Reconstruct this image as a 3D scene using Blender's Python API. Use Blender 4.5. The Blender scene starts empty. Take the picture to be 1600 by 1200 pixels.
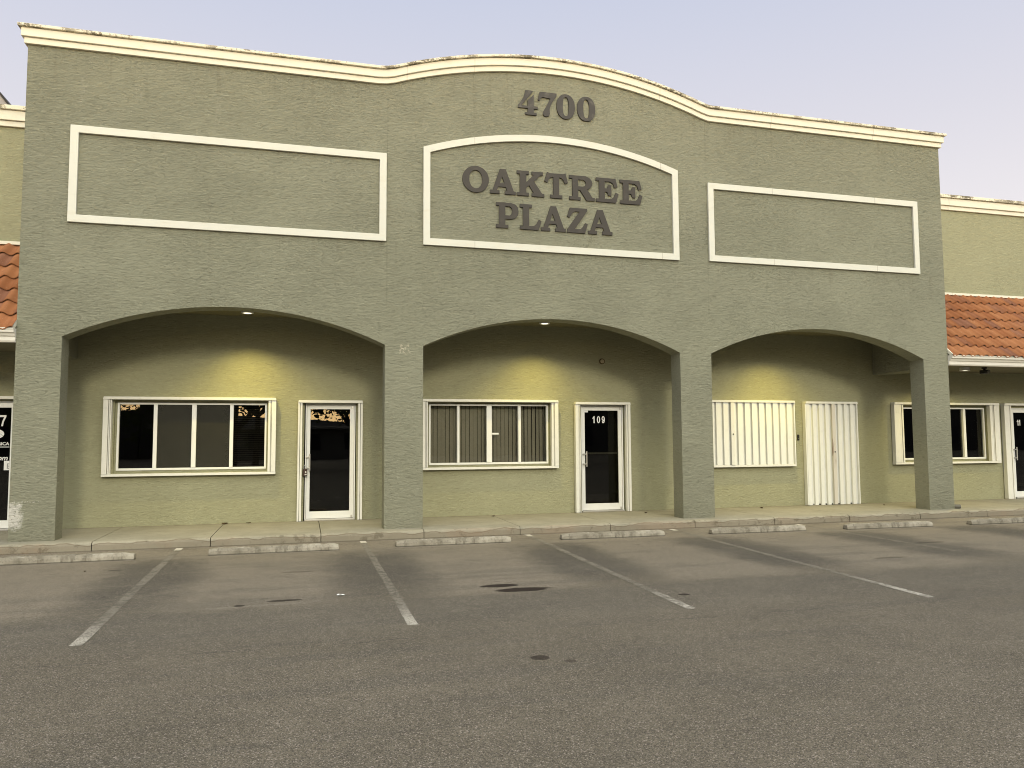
import bpy, bmesh, math, random
from mathutils import Vector, Matrix
from mathutils.geometry import tessellate_polygon
S = bpy.context.scene
COL = S.collection
R = math.radians
rnd = random.Random(7)

# ------------------------------------------------------------------ camera
cam_d = bpy.data.cameras.new('camera')
cam = bpy.data.objects.new('camera', cam_d); COL.objects.link(cam)
fw = Vector((0.26080035, 0.96270449, 0.07199479)); rt = Vector((0.96529581, -0.26110486, -0.00531511)); up = Vector((-0.01368131, -0.07088245, 0.99739085))
m = Matrix((rt, up, -fw)).transposed().to_4x4(); m.translation = Vector((-4.45089755, -13.23742803, 1.5))
cam.matrix_world = m
cam_d.sensor_width = 36; cam_d.lens = 1200.45/1600*36
cam_d.clip_start = 0.05; cam_d.clip_end = 2000
S.camera = cam

# ------------------------------------------------------------------ world, sun, exposure
SUN_EL, SUN_AZ = 18.0, -4.0           # light comes from behind the camera, slightly right
w = bpy.data.worlds.new('World'); S.world = w; w.use_nodes = True
nt = w.node_tree; nt.nodes.clear(); L = nt.links
out = nt.nodes.new('ShaderNodeOutputWorld'); bg = nt.nodes.new('ShaderNodeBackground')
sky = nt.nodes.new('ShaderNodeTexSky'); sky.sky_type = 'NISHITA'; sky.sun_disc = False
sky.sun_elevation = R(3.0); sky.sun_rotation = R(180 - SUN_AZ)
sky.air_density = 1.0; sky.dust_density = 1.6; sky.ozone_density = 1.0
mixc = nt.nodes.new('ShaderNodeMix'); mixc.data_type = 'RGBA'; mixc.blend_type = 'MIX'
# dusk colour of the sky by elevation and by angle from the sunset
tc = nt.nodes.new('ShaderNodeTexCoord'); sep = nt.nodes.new('ShaderNodeSeparateXYZ'); L.new(tc.outputs['Generated'], sep.inputs[0])
rampz = nt.nodes.new('ShaderNodeValToRGB'); L.new(sep.outputs['Z'], rampz.inputs[0])
cr = rampz.color_ramp
cr.elements[0].position = 0.0; cr.elements[0].color = (0.97, 0.89, 0.87, 1)
cr.elements[1].position = 1.0; cr.elements[1].color = (0.80, 0.84, 0.98, 1)
for pos, c in ((0.22, (0.97, 0.92, 0.94)), (0.36, (0.81, 0.795, 0.875)), (0.55, (0.62, 0.67, 0.84))):
    e = cr.elements.new(pos); e.color = (*c, 1)
dot = nt.nodes.new('ShaderNodeVectorMath'); dot.operation = 'DOT_PRODUCT'
L.new(tc.outputs['Generated'], dot.inputs[0]); dot.inputs[1].default_value = (math.sin(R(SUN_AZ)) * -1, -math.cos(R(SUN_AZ)), 0.04)
glow = nt.nodes.new('ShaderNodeMapRange'); glow.interpolation_type = 'SMOOTHSTEP'
L.new(dot.outputs['Value'], glow.inputs['Value']); glow.inputs['From Min'].default_value = 0.35; glow.inputs['From Max'].default_value = 1.0
lowm = nt.nodes.new('ShaderNodeMapRange'); lowm.interpolation_type = 'SMOOTHSTEP'
L.new(sep.outputs['Z'], lowm.inputs['Value']); lowm.inputs['From Min'].default_value = 0.13; lowm.inputs['From Max'].default_value = 0.0
gm = nt.nodes.new('ShaderNodeMath'); gm.operation = 'MULTIPLY'; L.new(glow.outputs[0], gm.inputs[0]); L.new(lowm.outputs[0], gm.inputs[1])
addg = nt.nodes.new('ShaderNodeMix'); addg.data_type = 'RGBA'; addg.blend_type = 'ADD'; addg.clamp_result = False
L.new(gm.outputs[0], addg.inputs['Factor']); L.new(rampz.outputs[0], addg.inputs['A']); addg.inputs['B'].default_value = (13.5, 8.3, 2.7, 1)
# broad afterglow higher up on the sunset side
dot2 = nt.nodes.new('ShaderNodeVectorMath'); dot2.operation = 'DOT_PRODUCT'
L.new(tc.outputs['Generated'], dot2.inputs[0]); dot2.inputs[1].default_value = (0.0, -math.cos(R(44)), math.sin(R(44)))
gl2 = nt.nodes.new('ShaderNodeMapRange'); gl2.interpolation_type = 'SMOOTHSTEP'
L.new(dot2.outputs['Value'], gl2.inputs['Value']); gl2.inputs['From Min'].default_value = 0.4; gl2.inputs['From Max'].default_value = 0.95
addh = nt.nodes.new('ShaderNodeMix'); addh.data_type = 'RGBA'; addh.blend_type = 'ADD'; addh.clamp_result = False
L.new(gl2.outputs[0], addh.inputs['Factor']); L.new(addg.outputs['Result'], addh.inputs['A']); addh.inputs['B'].default_value = (1.75, 1.74, 1.45, 1)
sc_ = nt.nodes.new('ShaderNodeVectorMath'); sc_.operation = 'SCALE'; L.new(addh.outputs['Result'], sc_.inputs[0]); sc_.inputs['Scale'].default_value = 10.0
mixc.inputs['Factor'].default_value = 0.9
L.new(sky.outputs[0], mixc.inputs['A']); L.new(sc_.outputs[0], mixc.inputs['B'])
L.new(mixc.outputs['Result'], bg.inputs[0]); bg.inputs[1].default_value = 0.1
L.new(bg.outputs[0], out.inputs[0])

sd = bpy.data.lights.new('sun', 'SUN'); sun = bpy.data.objects.new('sun', sd); COL.objects.link(sun)
sd.energy = 1.1; sd.angle = R(9); sd.color = (1.0, 0.91, 0.70)
dirv = Vector((math.sin(R(SUN_AZ)) * -1 * math.cos(R(SUN_EL)), -math.cos(R(SUN_AZ)) * math.cos(R(SUN_EL)), math.sin(R(SUN_EL))))
sun.rotation_euler = dirv.to_track_quat('Z', 'Y').to_euler(); sun.location = dirv * 60
S.view_settings.view_transform = 'Standard'; S.view_settings.look = 'None'
S.cycles.diffuse_bounces = 1; S.cycles.filter_width = 1.0
S.view_settings.exposure = 0.0; S.view_settings.gamma = 1.0

# ------------------------------------------------------------------ helpers
def V3(x, y, z): return (float(x), float(y), float(z))

class MB:
    """collects polygons and links them as one mesh object"""
    def __init__(s): s.v = []; s.f = []; s.sm = []; s.uv = {}
    def add(s, vs, fs, smooth=False):
        b = len(s.v); s.v += [tuple(v) for v in vs]
        for f in fs: s.f.append([b + i for i in f]); s.sm.append(smooth)
        return s
    def box(s, x0, x1, y0, y1, z0, z1):
        vs = [(x0,y0,z0),(x1,y0,z0),(x1,y1,z0),(x0,y1,z0),(x0,y0,z1),(x1,y0,z1),(x1,y1,z1),(x0,y1,z1)]
        return s.add(vs, [(0,3,2,1),(4,5,6,7),(0,1,5,4),(1,2,6,5),(2,3,7,6),(3,0,4,7)])
    def prism(s, loops, y0, y1, smooth=False):
        """polygon (outer loop + holes, in x,z) extruded from y0 (front) to y1"""
        def area(l): return sum(l[i][0]*l[(i+1)%len(l)][1]-l[(i+1)%len(l)][0]*l[i][1] for i in range(len(l)))
        loops = [list(l) for l in loops]
        for i, l in enumerate(loops):
            a = area(l)
            if (i == 0 and a < 0) or (i > 0 and a > 0): l.reverse()
        flat = [p for l in loops for p in l]; n = len(flat)
        tris = tessellate_polygon([[Vector((x, z, 0)) for x, z in l] for l in loops])
        vs = [(x, y0, z) for x, z in flat] + [(x, y1, z) for x, z in flat]; fs = []
        for t in tris:
            a, b, c = t
            ar = (flat[b][0]-flat[a][0])*(flat[c][1]-flat[a][1])-(flat[c][0]-flat[a][0])*(flat[b][1]-flat[a][1])
            if ar < 0: b, c = c, b
            fs.append((a, b, c)); fs.append((a+n, c+n, b+n))
        k = 0
        for l in loops:
            for i in range(len(l)):
                a = k + i; b = k + (i+1) % len(l); fs.append((a, a+n, b+n, b))
            k += len(l)
        return s.add(vs, fs, smooth)
    def cyl(s, p0, p1, r0, r1=None, n=16, caps=True, smooth=True):
        r1 = r0 if r1 is None else r1
        p0 = Vector(p0); p1 = Vector(p1); d = (p1-p0).normalized()
        a = d.orthogonal().normalized(); b = d.cross(a)
        vs = []
        for p, r in ((p0, r0), (p1, r1)):
            for i in range(n):
                t = 2*math.pi*i/n; vs.append(p + a*math.cos(t)*r + b*math.sin(t)*r)
        s.add(vs, [(i, (i+1)%n, n+(i+1)%n, n+i) for i in range(n)], smooth)
        if caps: s.add(vs, [list(range(n))[::-1], [n+i for i in range(n)]])
        return s
    def tube(s, pts, r, n=10):
        for a, b in zip(pts[:-1], pts[1:]): s.cyl(a, b, r, n=n)
        return s
    def build(s, name, mat, parent=None, bevel=0, seg=2, loc=None):
        me = bpy.data.meshes.new(name); me.from_pydata(s.v, [], s.f); me.update()
        for p, q in zip(me.polygons, s.sm): p.use_smooth = q
        if s.uv:
            uvl = me.uv_layers.new(name='UVMap')
            for p in me.polygons:
                for li, vi in zip(p.loop_indices, p.vertices): uvl.data[li].uv = s.uv.get(vi, (0, 0))
        o = bpy.data.objects.new(name, me); COL.objects.link(o)
        me.materials.append(mat)
        if parent: o.parent = parent
        if loc: o.location = loc
        if bevel:
            bm = bmesh.new(); bm.from_mesh(me); bmesh.ops.remove_doubles(bm, verts=bm.verts, dist=1e-5)
            bm.to_mesh(me); bm.free()
            md = o.modifiers.new('bevel', 'BEVEL'); md.width = bevel; md.segments = seg; md.limit_method = 'ANGLE'; md.angle_limit = R(35)
        return o

def tag(o, label=None, cat=None, group=None, kind=None):
    if label: o['label'] = label
    if cat: o['category'] = cat
    if group: o['group'] = group
    if kind: o['kind'] = kind
    return o
def thing(name, label, cat, loc=(0, 0, 0), group=None):
    o = bpy.data.objects.new(name, None); COL.objects.link(o); o.location = loc; o.empty_display_size = 0.2
    return tag(o, label, cat, group)
def dup(root, loc, label=None, rot=None):
    r = root.copy(); COL.objects.link(r); r.location = loc
    if rot is not None: r.rotation_euler = rot
    if label: r['label'] = label
    for ch in list(root.children):
        c = ch.copy(); COL.objects.link(c); c.parent = r
        for g in list(ch.children):
            d = g.copy(); COL.objects.link(d); d.parent = c
    return r

# ------------------------------------------------------------------ node helpers
class M:
    def __init__(s, name):
        s.m = bpy.data.materials.new(name); s.m.use_nodes = True; s.t = s.m.node_tree; s.t.nodes.clear()
        s.out = s.t.nodes.new('ShaderNodeOutputMaterial'); s._obj = None
    def n(s, typ, **kw):
        nd = s.t.nodes.new(typ)
        for k, v in kw.items(): setattr(nd, k, v)
        return nd
    def set(s, sock, v):
        if isinstance(v, bpy.types.NodeSocket): s.t.links.new(v, sock)
        elif v is not None:
            if hasattr(sock.default_value, '__len__') and not isinstance(v, (int, float)):
                v = tuple(v)
                if len(sock.default_value) == 4 and len(v) == 3: v = (*v, 1)
            sock.default_value = v
    def obj(s):
        if s._obj is None: s._obj = s.n('ShaderNodeTexCoord').outputs['Object']
        return s._obj
    def xyz(s, v=None):
        nd = s.n('ShaderNodeSeparateXYZ'); s.set(nd.inputs[0], v or s.obj()); return nd.outputs
    def vec(s, x, y, z):
        nd = s.n('ShaderNodeCombineXYZ')
        for i, a in enumerate((x, y, z)): s.set(nd.inputs[i], a)
        return nd.outputs[0]
    def mapv(s, scale=(1,1,1), loc=(0,0,0), v=None):
        nd = s.n('ShaderNodeMapping'); s.set(nd.inputs['Vector'], v or s.obj()); nd.inputs['Scale'].default_value = scale; nd.inputs['Location'].default_value = loc
        return nd.outputs[0]
    def noise(s, scale=5, detail=4, rough=.5, v=None, dist=0):
        nd = s.n('ShaderNodeTexNoise'); s.set(nd.inputs['Vector'], v or s.obj())
        nd.inputs['Scale'].default_value = scale; nd.inputs['Detail'].default_value = detail; nd.inputs['Roughness'].default_value = rough; nd.inputs['Distortion'].default_value = dist
        return nd.outputs['Fac']
    def vor(s, scale=5, v=None, feat='F1', out='Distance'):
        nd = s.n('ShaderNodeTexVoronoi'); nd.feature = feat; s.set(nd.inputs['Vector'], v or s.obj()); nd.inputs['Scale'].default_value = scale
        return nd.outputs[out]
    def math(s, op, a, b=None, c=None, clamp=False):
        nd = s.n('ShaderNodeMath', operation=op); nd.use_clamp = clamp
        for i, x in enumerate((a, b, c)):
            if x is not None: s.set(nd.inputs[i], x)
        return nd.outputs[0]
    def step(s, v, a, b, lo=0., hi=1.):
        nd = s.n('ShaderNodeMapRange', interpolation_type='SMOOTHSTEP'); s.set(nd.inputs['Value'], v)
        for k, x in (('From Min', a), ('From Max', b), ('To Min', lo), ('To Max', hi)): s.set(nd.inputs[k], x)
        return nd.outputs[0]
    def mix(s, f, a, b, blend='MIX'):
        nd = s.n('ShaderNodeMix', data_type='RGBA', blend_type=blend); nd.clamp_factor = True
        s.set(nd.inputs['Factor'], f); s.set(nd.inputs['A'], a); s.set(nd.inputs['B'], b); return nd.outputs['Result']
    def mul(s, a, b): return s.math('MULTIPLY', a, b)
    def bump(s, h, strength=.3, dist=.01, normal=None):
        nd = s.n('ShaderNodeBump'); s.set(nd.inputs['Height'], h); nd.inputs['Strength'].default_value = strength; nd.inputs['Distance'].default_value = dist
        if normal is not None: s.set(nd.inputs['Normal'], normal)
        return nd.outputs[0]
    def principled(s, col, rough=.8, spec=.3, normal=None, metal=0, **kw):
        nd = s.n('ShaderNodeBsdfPrincipled'); s.set(nd.inputs['Base Color'], col); s.set(nd.inputs['Roughness'], rough)
        nd.inputs['Specular IOR Level'].default_value = spec; nd.inputs['Metallic'].default_value = metal
        if normal is not None: s.set(nd.inputs['Normal'], normal)
        for k, v in kw.items(): s.set(nd.inputs[k], v)
        return nd.outputs[0]
    def done(s, sh): s.t.links.new(sh, s.out.inputs['Surface']); return s.m
    def box_mask(s, x0, x1, z0, z1, soft, wob=None, axes='XZ', v=None):
        o = s.xyz(v); X = o[axes[0]]; Z = o[axes[1]]
        if wob is not None: X = s.math('ADD', X, wob); Z = s.math('ADD', Z, wob)
        a = s.mul(s.step(X, x0-soft, x0+soft), s.step(X, x1+soft, x1-soft))
        b = s.mul(s.step(Z, z0-soft, z0+soft), s.step(Z, z1+soft, z1-soft))
        return s.mul(a, b)

def stucco(name, c1, c2, bump=.55, marks=False, ridge_shade=.42):
    k = M(name)
    warp = k.noise(1.3, 3, .5)
    o = k.xyz()
    # skip-trowel ridges: long low ripples, tilted by a slow warp
    zz = k.math('ADD', o['Z'], k.mul(k.math('SUBTRACT', warp, .5), .16))
    v = k.vec(k.mul(o['X'], 10.5), k.mul(o['Y'], 12.), k.mul(zz, 47.))
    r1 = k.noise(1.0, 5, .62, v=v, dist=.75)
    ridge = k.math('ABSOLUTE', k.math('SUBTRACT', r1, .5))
    r2 = k.noise(75, 3, .6)
    h = k.math('ADD', k.math('SUBTRACT', 1., k.mul(ridge, 3.2)), k.mul(r2, .35))
    amp = k.step(k.noise(.9, 2, .5, v=k.mapv(loc=(9, 4, 2))), .3, .7, .75, 1.0)
    h = k.mul(h, amp)
    big = k.noise(.42, 5, .6, v=k.mapv(scale=(1, 1, 1.4)))
    col = k.mix(k.step(big, .28, .76, .3, .7), c1, c2)
    streak = k.noise(1.0, 4, .6, v=k.mapv(scale=(3.2, 3.2, .28), loc=(3, 1, 7)))
    col = k.mix(k.mul(k.step(streak, .55, .8), .16), col, [a*1.28 for a in c2])
    col = k.mix(k.mul(k.step(streak, .45, .2), .16), col, [a*.72 for a in c1])
    col = k.mix(k.mul(k.step(r1, .52, .66), .20), col, [min(1, a*1.45) for a in c2])  # one flank of each ridge painted lighter, as if lit
    col = k.mix(k.mul(k.step(r1, .47, .33), ridge_shade), col, [a*.6 for a in c1])  # other flank painted darker: shade under the ridges put into the colour
    col = k.mix(k.mul(k.step(r2, .5, .75), .10), col, [a*.6 for a in c1])
    if marks:
        jl = k.mul(k.mul(k.step(k.math('ABSOLUTE', k.math('SUBTRACT', k.math('ABSOLUTE', k.math('ADD', o['X'], k.mul(k.math('SUBTRACT', warp, .5), .03))), 3.10)), .016, .004), k.step(o['Z'], 3.6, 4.1)), k.step(k.noise(2.2, 3, .6), .35, .6))
        col = k.mix(k.mul(jl, .30), col, (.14, .135, .09))
        hc = k.vor(.55, v=k.vec(k.math('ADD', o['X'], k.mul(k.noise(3, 4, .7), .5)), o['Y'], k.math('ADD', o['Z'], k.mul(k.noise(2.6, 4, .7), .6))), feat='DISTANCE_TO_EDGE')
        col = k.mix(k.mul(k.mul(k.step(hc, .0045, .001), k.step(k.noise(.5, 3, .6, v=k.mapv(loc=(4, 0, 9))), .54, .64)), .4), col, (.12, .115, .08))
        # run-off stains under the cornice and the frames
        ro = k.noise(1.0, 4, .65, v=k.mapv(scale=(7, 1, .35), loc=(0, 0, 5)))
        top = k.math('MAXIMUM', k.step(o['Z'], 6.9, 7.7), k.mul(k.step(o['Z'], 4.2, 4.9), k.step(o['Z'], 4.95, 4.9)))
        col = k.mix(k.mul(k.mul(k.step(ro, .54, .70), top), .30), col, (.17, .155, .105))
        pal = (0.47, 0.45, 0.36)
        # pale efflorescence smears
        p = k.noise(1.0, 5, .65, v=k.mapv(scale=(2.6, 1, .8), loc=(21, 0, 3)))
        p2 = k.noise(22, 3, .7)
        col = k.mix(k.mul(k.mul(k.step(p, .60, .74), k.step(p2, .38, .66)), .46), col, pal)
        # scraped paint on the foot of the first pier, and a scar above the second
        wob = k.mul(k.math('SUBTRACT', k.noise(7, 5, .75), .5), .34)
        a = k.mul(k.box_mask(-8.95, -8.56, .20, .58, .035, wob), k.step(k.noise(26, 5, .75), .39, .47))
        col = k.mix(k.mul(a, .85), col, (.74, .71, .64))
        a = k.mul(k.box_mask(-8.70, -8.30, .585, .605, .006), k.step(k.noise(30, 3, .7), .52, .6))
        col = k.mix(k.mul(a, .85), col, (.66, .63, .56))
        a = k.mul(k.box_mask(-2.88, -2.70, 2.99, 3.15, .03, k.mul(wob, .25)), k.step(k.noise(17, 3, .7), .5, .6))
        col = k.mix(k.mul(a, .8), col, (.62, .56, .42))
        a = k.mul(k.box_mask(-8.3, -7.1, 3.25, 3.85, .12), k.step(k.noise(1, 4, .7, v=k.mapv(scale=(9, 1, 3.4))), .6, .68))
        col = k.mix(k.mul(a, .5), col, pal)
        # splash dirt at the foot of the piers
        d = k.mul(k.step(k.math('ADD', o['Z'], k.mul(warp, .25)), .42, .05), .28)
        col = k.mix(d, col, (.17, .15, .11))
    nrm = k.bump(h, bump, .021)
    return k.done(k.principled(col, .86, .25, nrm))

def paint(name, c, rough=.45, dirt=.2, spec=.4, dirtc=None, scale=7):
    k = M(name)
    n1 = k.noise(scale, 5, .65); n2 = k.noise(scale*9, 3, .6)
    col = k.mix(k.mul(k.step(n1, .5, .78), dirt), c, dirtc or [a*.55 for a in c])
    col = k.mix(k.mul(k.step(n2, .55, .8), dirt*.5), col, [a*.6 for a in c])
    return k.done(k.principled(col, rough, spec, k.bump(n2, .06, .003)))

def plain(name, c, rough=.6, spec=.3, metal=0):
    k = M(name); n1 = k.noise(20, 4, .6)
    return k.done(k.principled(k.mix(k.mul(n1, .35), c, [a*.6 for a in c]), rough, spec, None, metal))

# facade paint (grey olive) and rear wall paint (yellower olive)
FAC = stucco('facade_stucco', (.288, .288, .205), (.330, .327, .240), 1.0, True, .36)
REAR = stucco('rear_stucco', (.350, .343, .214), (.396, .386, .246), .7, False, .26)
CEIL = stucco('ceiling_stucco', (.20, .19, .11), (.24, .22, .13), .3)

def cornice_mat(name, base, dirty):
    k = M(name); o = k.xyz()
    n1 = k.noise(1.0, 6, .7, v=k.mapv(scale=(2.6, 2, 9))); n2 = k.noise(26, 4, .7); n3 = k.noise(1.2, 3, .6)
    col = k.mix(k.mul(k.step(n1, .5, .75), .25), base, (.55, .46, .30))
    if dirty:
        a = k.step(k.math('ADD', k.mul(n1, .62), k.mul(n2, .38)), .475, .545)
        a = k.mul(a, k.step(n3, .3, .6, .25, 1.))
        col = k.mix(k.mul(a, .9), col, (.10, .085, .055))
    # hairline joints in the foam moulding
    fx = k.math('PINGPONG', k.math('ADD', o['X'], .33), .61); jn = k.noise(1, 2, .5, v=k.mapv(scale=(.8, 0, 0)))
    col = k.mix(k.mul(k.mul(k.step(fx, .012, .004), k.step(jn, .48, .6)), .32), col, (.22, .18, .11))
    return k.done(k.principled(col, .8, .2, k.bump(k.noise(60, 3, .6), .15, .004)))
CORN = cornice_mat('cornice_cream', (.79, .76, .63), False)
CAPM = cornice_mat('cornice_cap_dirty', (.78, .73, .58), True)
TRIM = cornice_mat('panel_trim_white', (.69, .685, .60), False)
ALU = paint('white_aluminium', (.78, .77, .69), .42, .22)
FRAME = paint('window_frame_white', (.82, .82, .77), .38, .15)
CREAM = paint('shutter_cream', (.82, .82, .75), .42, .16)
def rusty_rail():
    k = M('rust_streaked_rail'); n = k.noise(1.0, 5, .7, v=k.mapv(scale=(40, 10, 1.6))); o = k.xyz()
    a = k.mul(k.step(n, .50, .62), k.mul(k.step(o['Z'], .75, 1.0), k.step(o['Z'], 1.7, 1.35)))
    return k.done(k.principled(k.mix(k.mul(a, .75), (.66, .62, .54), (.22, .13, .09)), .5, .35))
RUSTY = rusty_rail()
SEALT = paint('gutter_white', (.80, .77, .68), .45, .2)
LETTER = paint('letter_bronze', (.040, .034, .027), .6, .5, dirtc=(.075, .066, .052))
DIGIT = paint('digit_bronze', (.030, .025, .020), .5, .8, dirtc=(.16, .15, .12), scale=4)
BLACK = plain('black_plastic', (.018, .016, .014), .5)
DARKROOM = plain('dark_room', (.02, .02, .018), .9)
STEEL = plain('brushed_steel', (.62, .60, .56), .35, .5, .7)
WHITETX = plain('white_vinyl', (.85, .85, .82), .6)
GREYTX = plain('grey_vinyl', (.32, .33, .32), .6)
BROWNPL = plain('lock_body', (.05, .026, .018), .5)
PVC = plain('grey_pipe', (.16, .15, .12), .55)
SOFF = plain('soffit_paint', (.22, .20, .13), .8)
ROOFM = plain('flat_roof', (.3, .29, .26), .9)
RUBBER = plain('screen_hinge', (.05, .05, .045), .6)

def glass_mat(name, tint, ior=1.75, extra=0.0):
    k = M(name)
    lw = k.n('ShaderNodeFresnel'); lw.inputs['IOR'].default_value = ior
    wav = k.bump(k.noise(1.1, 2, .5), .06, .02)
    gl = k.n('ShaderNodeBsdfGlossy'); gl.inputs['Roughness'].default_value = .004; gl.inputs['Color'].default_value = (1, 1, 1, 1); k.set(gl.inputs['Normal'], wav)
    tr = k.n('ShaderNodeBsdfTransparent'); tr.inputs['Color'].default_value = (*tint, 1)
    mx = k.n('ShaderNodeMixShader'); k.set(mx.inputs[0], k.math('ADD', lw.outputs[0], extra)); k.t.links.new(tr.outputs[0], mx.inputs[1]); k.t.links.new(gl.outputs[0], mx.inputs[2])
    return k.done(mx.outputs[0])
GLASS = glass_mat('tinted_glass', (.50, .50, .46), 1.52)
CLEAR = glass_mat('clear_glass', (.85, .86, .83), 1.6)

def screen_mat():
    k = M('insect_screen'); o = k.xyz()
    d = k.n('ShaderNodeBsdfDiffuse'); k.set(d.inputs['Color'], k.mix(k.noise(3, 4, .6), (.045, .044, .036), (.062, .060, .05)))
    tr = k.n('ShaderNodeBsdfTransparent'); tr.inputs['Color'].default_value = (1, 1, 1, 1)
    mx = k.n('ShaderNodeMixShader'); k.set(mx.inputs[0], k.step(k.noise(220, 1, .5), .2, .7, .5, .9)); k.t.links.new(tr.outputs[0], mx.inputs[1]); k.t.links.new(d.outputs[0], mx.inputs[2])
    return k.done(mx.outputs[0])
SCREEN = screen_mat()
VBLIND = paint('vertical_blind_fabric', (.40, .36, .29), .85, .3)
HBLIND = paint('slat_blind', (.16, .15, .13), .6, .2)

def concrete(name, c1, c2, stain=None, kerb=False):
    k = M(name); o = k.xyz()
    n1 = k.noise(1.6, 6, .65); n2 = k.noise(60, 3, .6); n3 = k.noise(9, 5, .7)
    col = k.mix(k.step(n1, .35, .68), c1, c2)
    col = k.mix(k.mul(k.step(n3, .5, .72), .4), col, [a*.68 for a in c1])
    col = k.mix(k.mul(k.step(n2, .5, .75), .3), col, [a*.62 for a in c1])
    if not kerb:
        sv = k.noise(1.0, 5, .7, v=k.mapv(scale=(9, 9, 2.5))); sp = k.noise(38, 4, .75)
        col = k.mix(k.mul(k.step(sv, .48, .64), .6), col, (.13, .115, .085))
        col = k.mix(k.mul(k.step(sp, .55, .66), .6), col, (.10, .09, .07))
        col = k.mix(k.mul(k.step(o['Z'], .022, .006), .75), col, (.05, .045, .036))  # shadow gap under the stop, painted as a dark band along its foot
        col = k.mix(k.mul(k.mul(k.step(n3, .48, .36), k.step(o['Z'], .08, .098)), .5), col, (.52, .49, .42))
    if kerb:
        # tide marks and rust-pink wear on the kerb face
        wv = k.noise(1.0, 3, .55, v=k.mapv(scale=(1.5, .3, .6), loc=(4, 0, 0)))
        edge = k.math('ADD', o['Z'], k.mul(k.math('SUBTRACT', wv, .5), .22))
        face = k.mul(k.step(o['Y'], -.26, -.30), k.step(edge, -.035, -.055))
        col = k.mix(k.mul(face, .50), col, (.21, .175, .125))
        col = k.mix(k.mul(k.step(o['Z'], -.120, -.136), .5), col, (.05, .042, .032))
        ring = k.mul(k.mul(k.step(o['Y'], -.26, -.30), k.step(k.math('ABSOLUTE', k.math('ADD', edge, .04)), .012, .003)), .55)
        col = k.mix(ring, col, (.12, .085, .05))
        red = k.mul(k.mul(k.step(o['Y'], -.25, -.30), k.step(o['X'], -6.2, -7.4, .35, 1.)), k.step(k.noise(.9, 4, .6, v=k.mapv(loc=(1.7, 0, 0))), .48, .64))
        col = k.mix(k.mul(red, .45), col, (.33, .19, .115))
        grime = k.mul(k.step(o['Y'], -.22, -.33), k.step(k.noise(5, 5, .75), .54, .66))
        col = k.mix(k.mul(grime, .5), col, (.09, .075, .05))
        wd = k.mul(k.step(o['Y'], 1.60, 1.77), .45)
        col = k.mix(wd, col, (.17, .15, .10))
    return k.done(k.principled(col, .9, .2, k.bump(k.math('ADD', n2, k.mul(n3, .6)), .35, .006)))
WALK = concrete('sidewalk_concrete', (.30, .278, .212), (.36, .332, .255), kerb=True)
STOP = concrete('wheel_stop_concrete', (.24, .215, .165), (.42, .385, .31))

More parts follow.
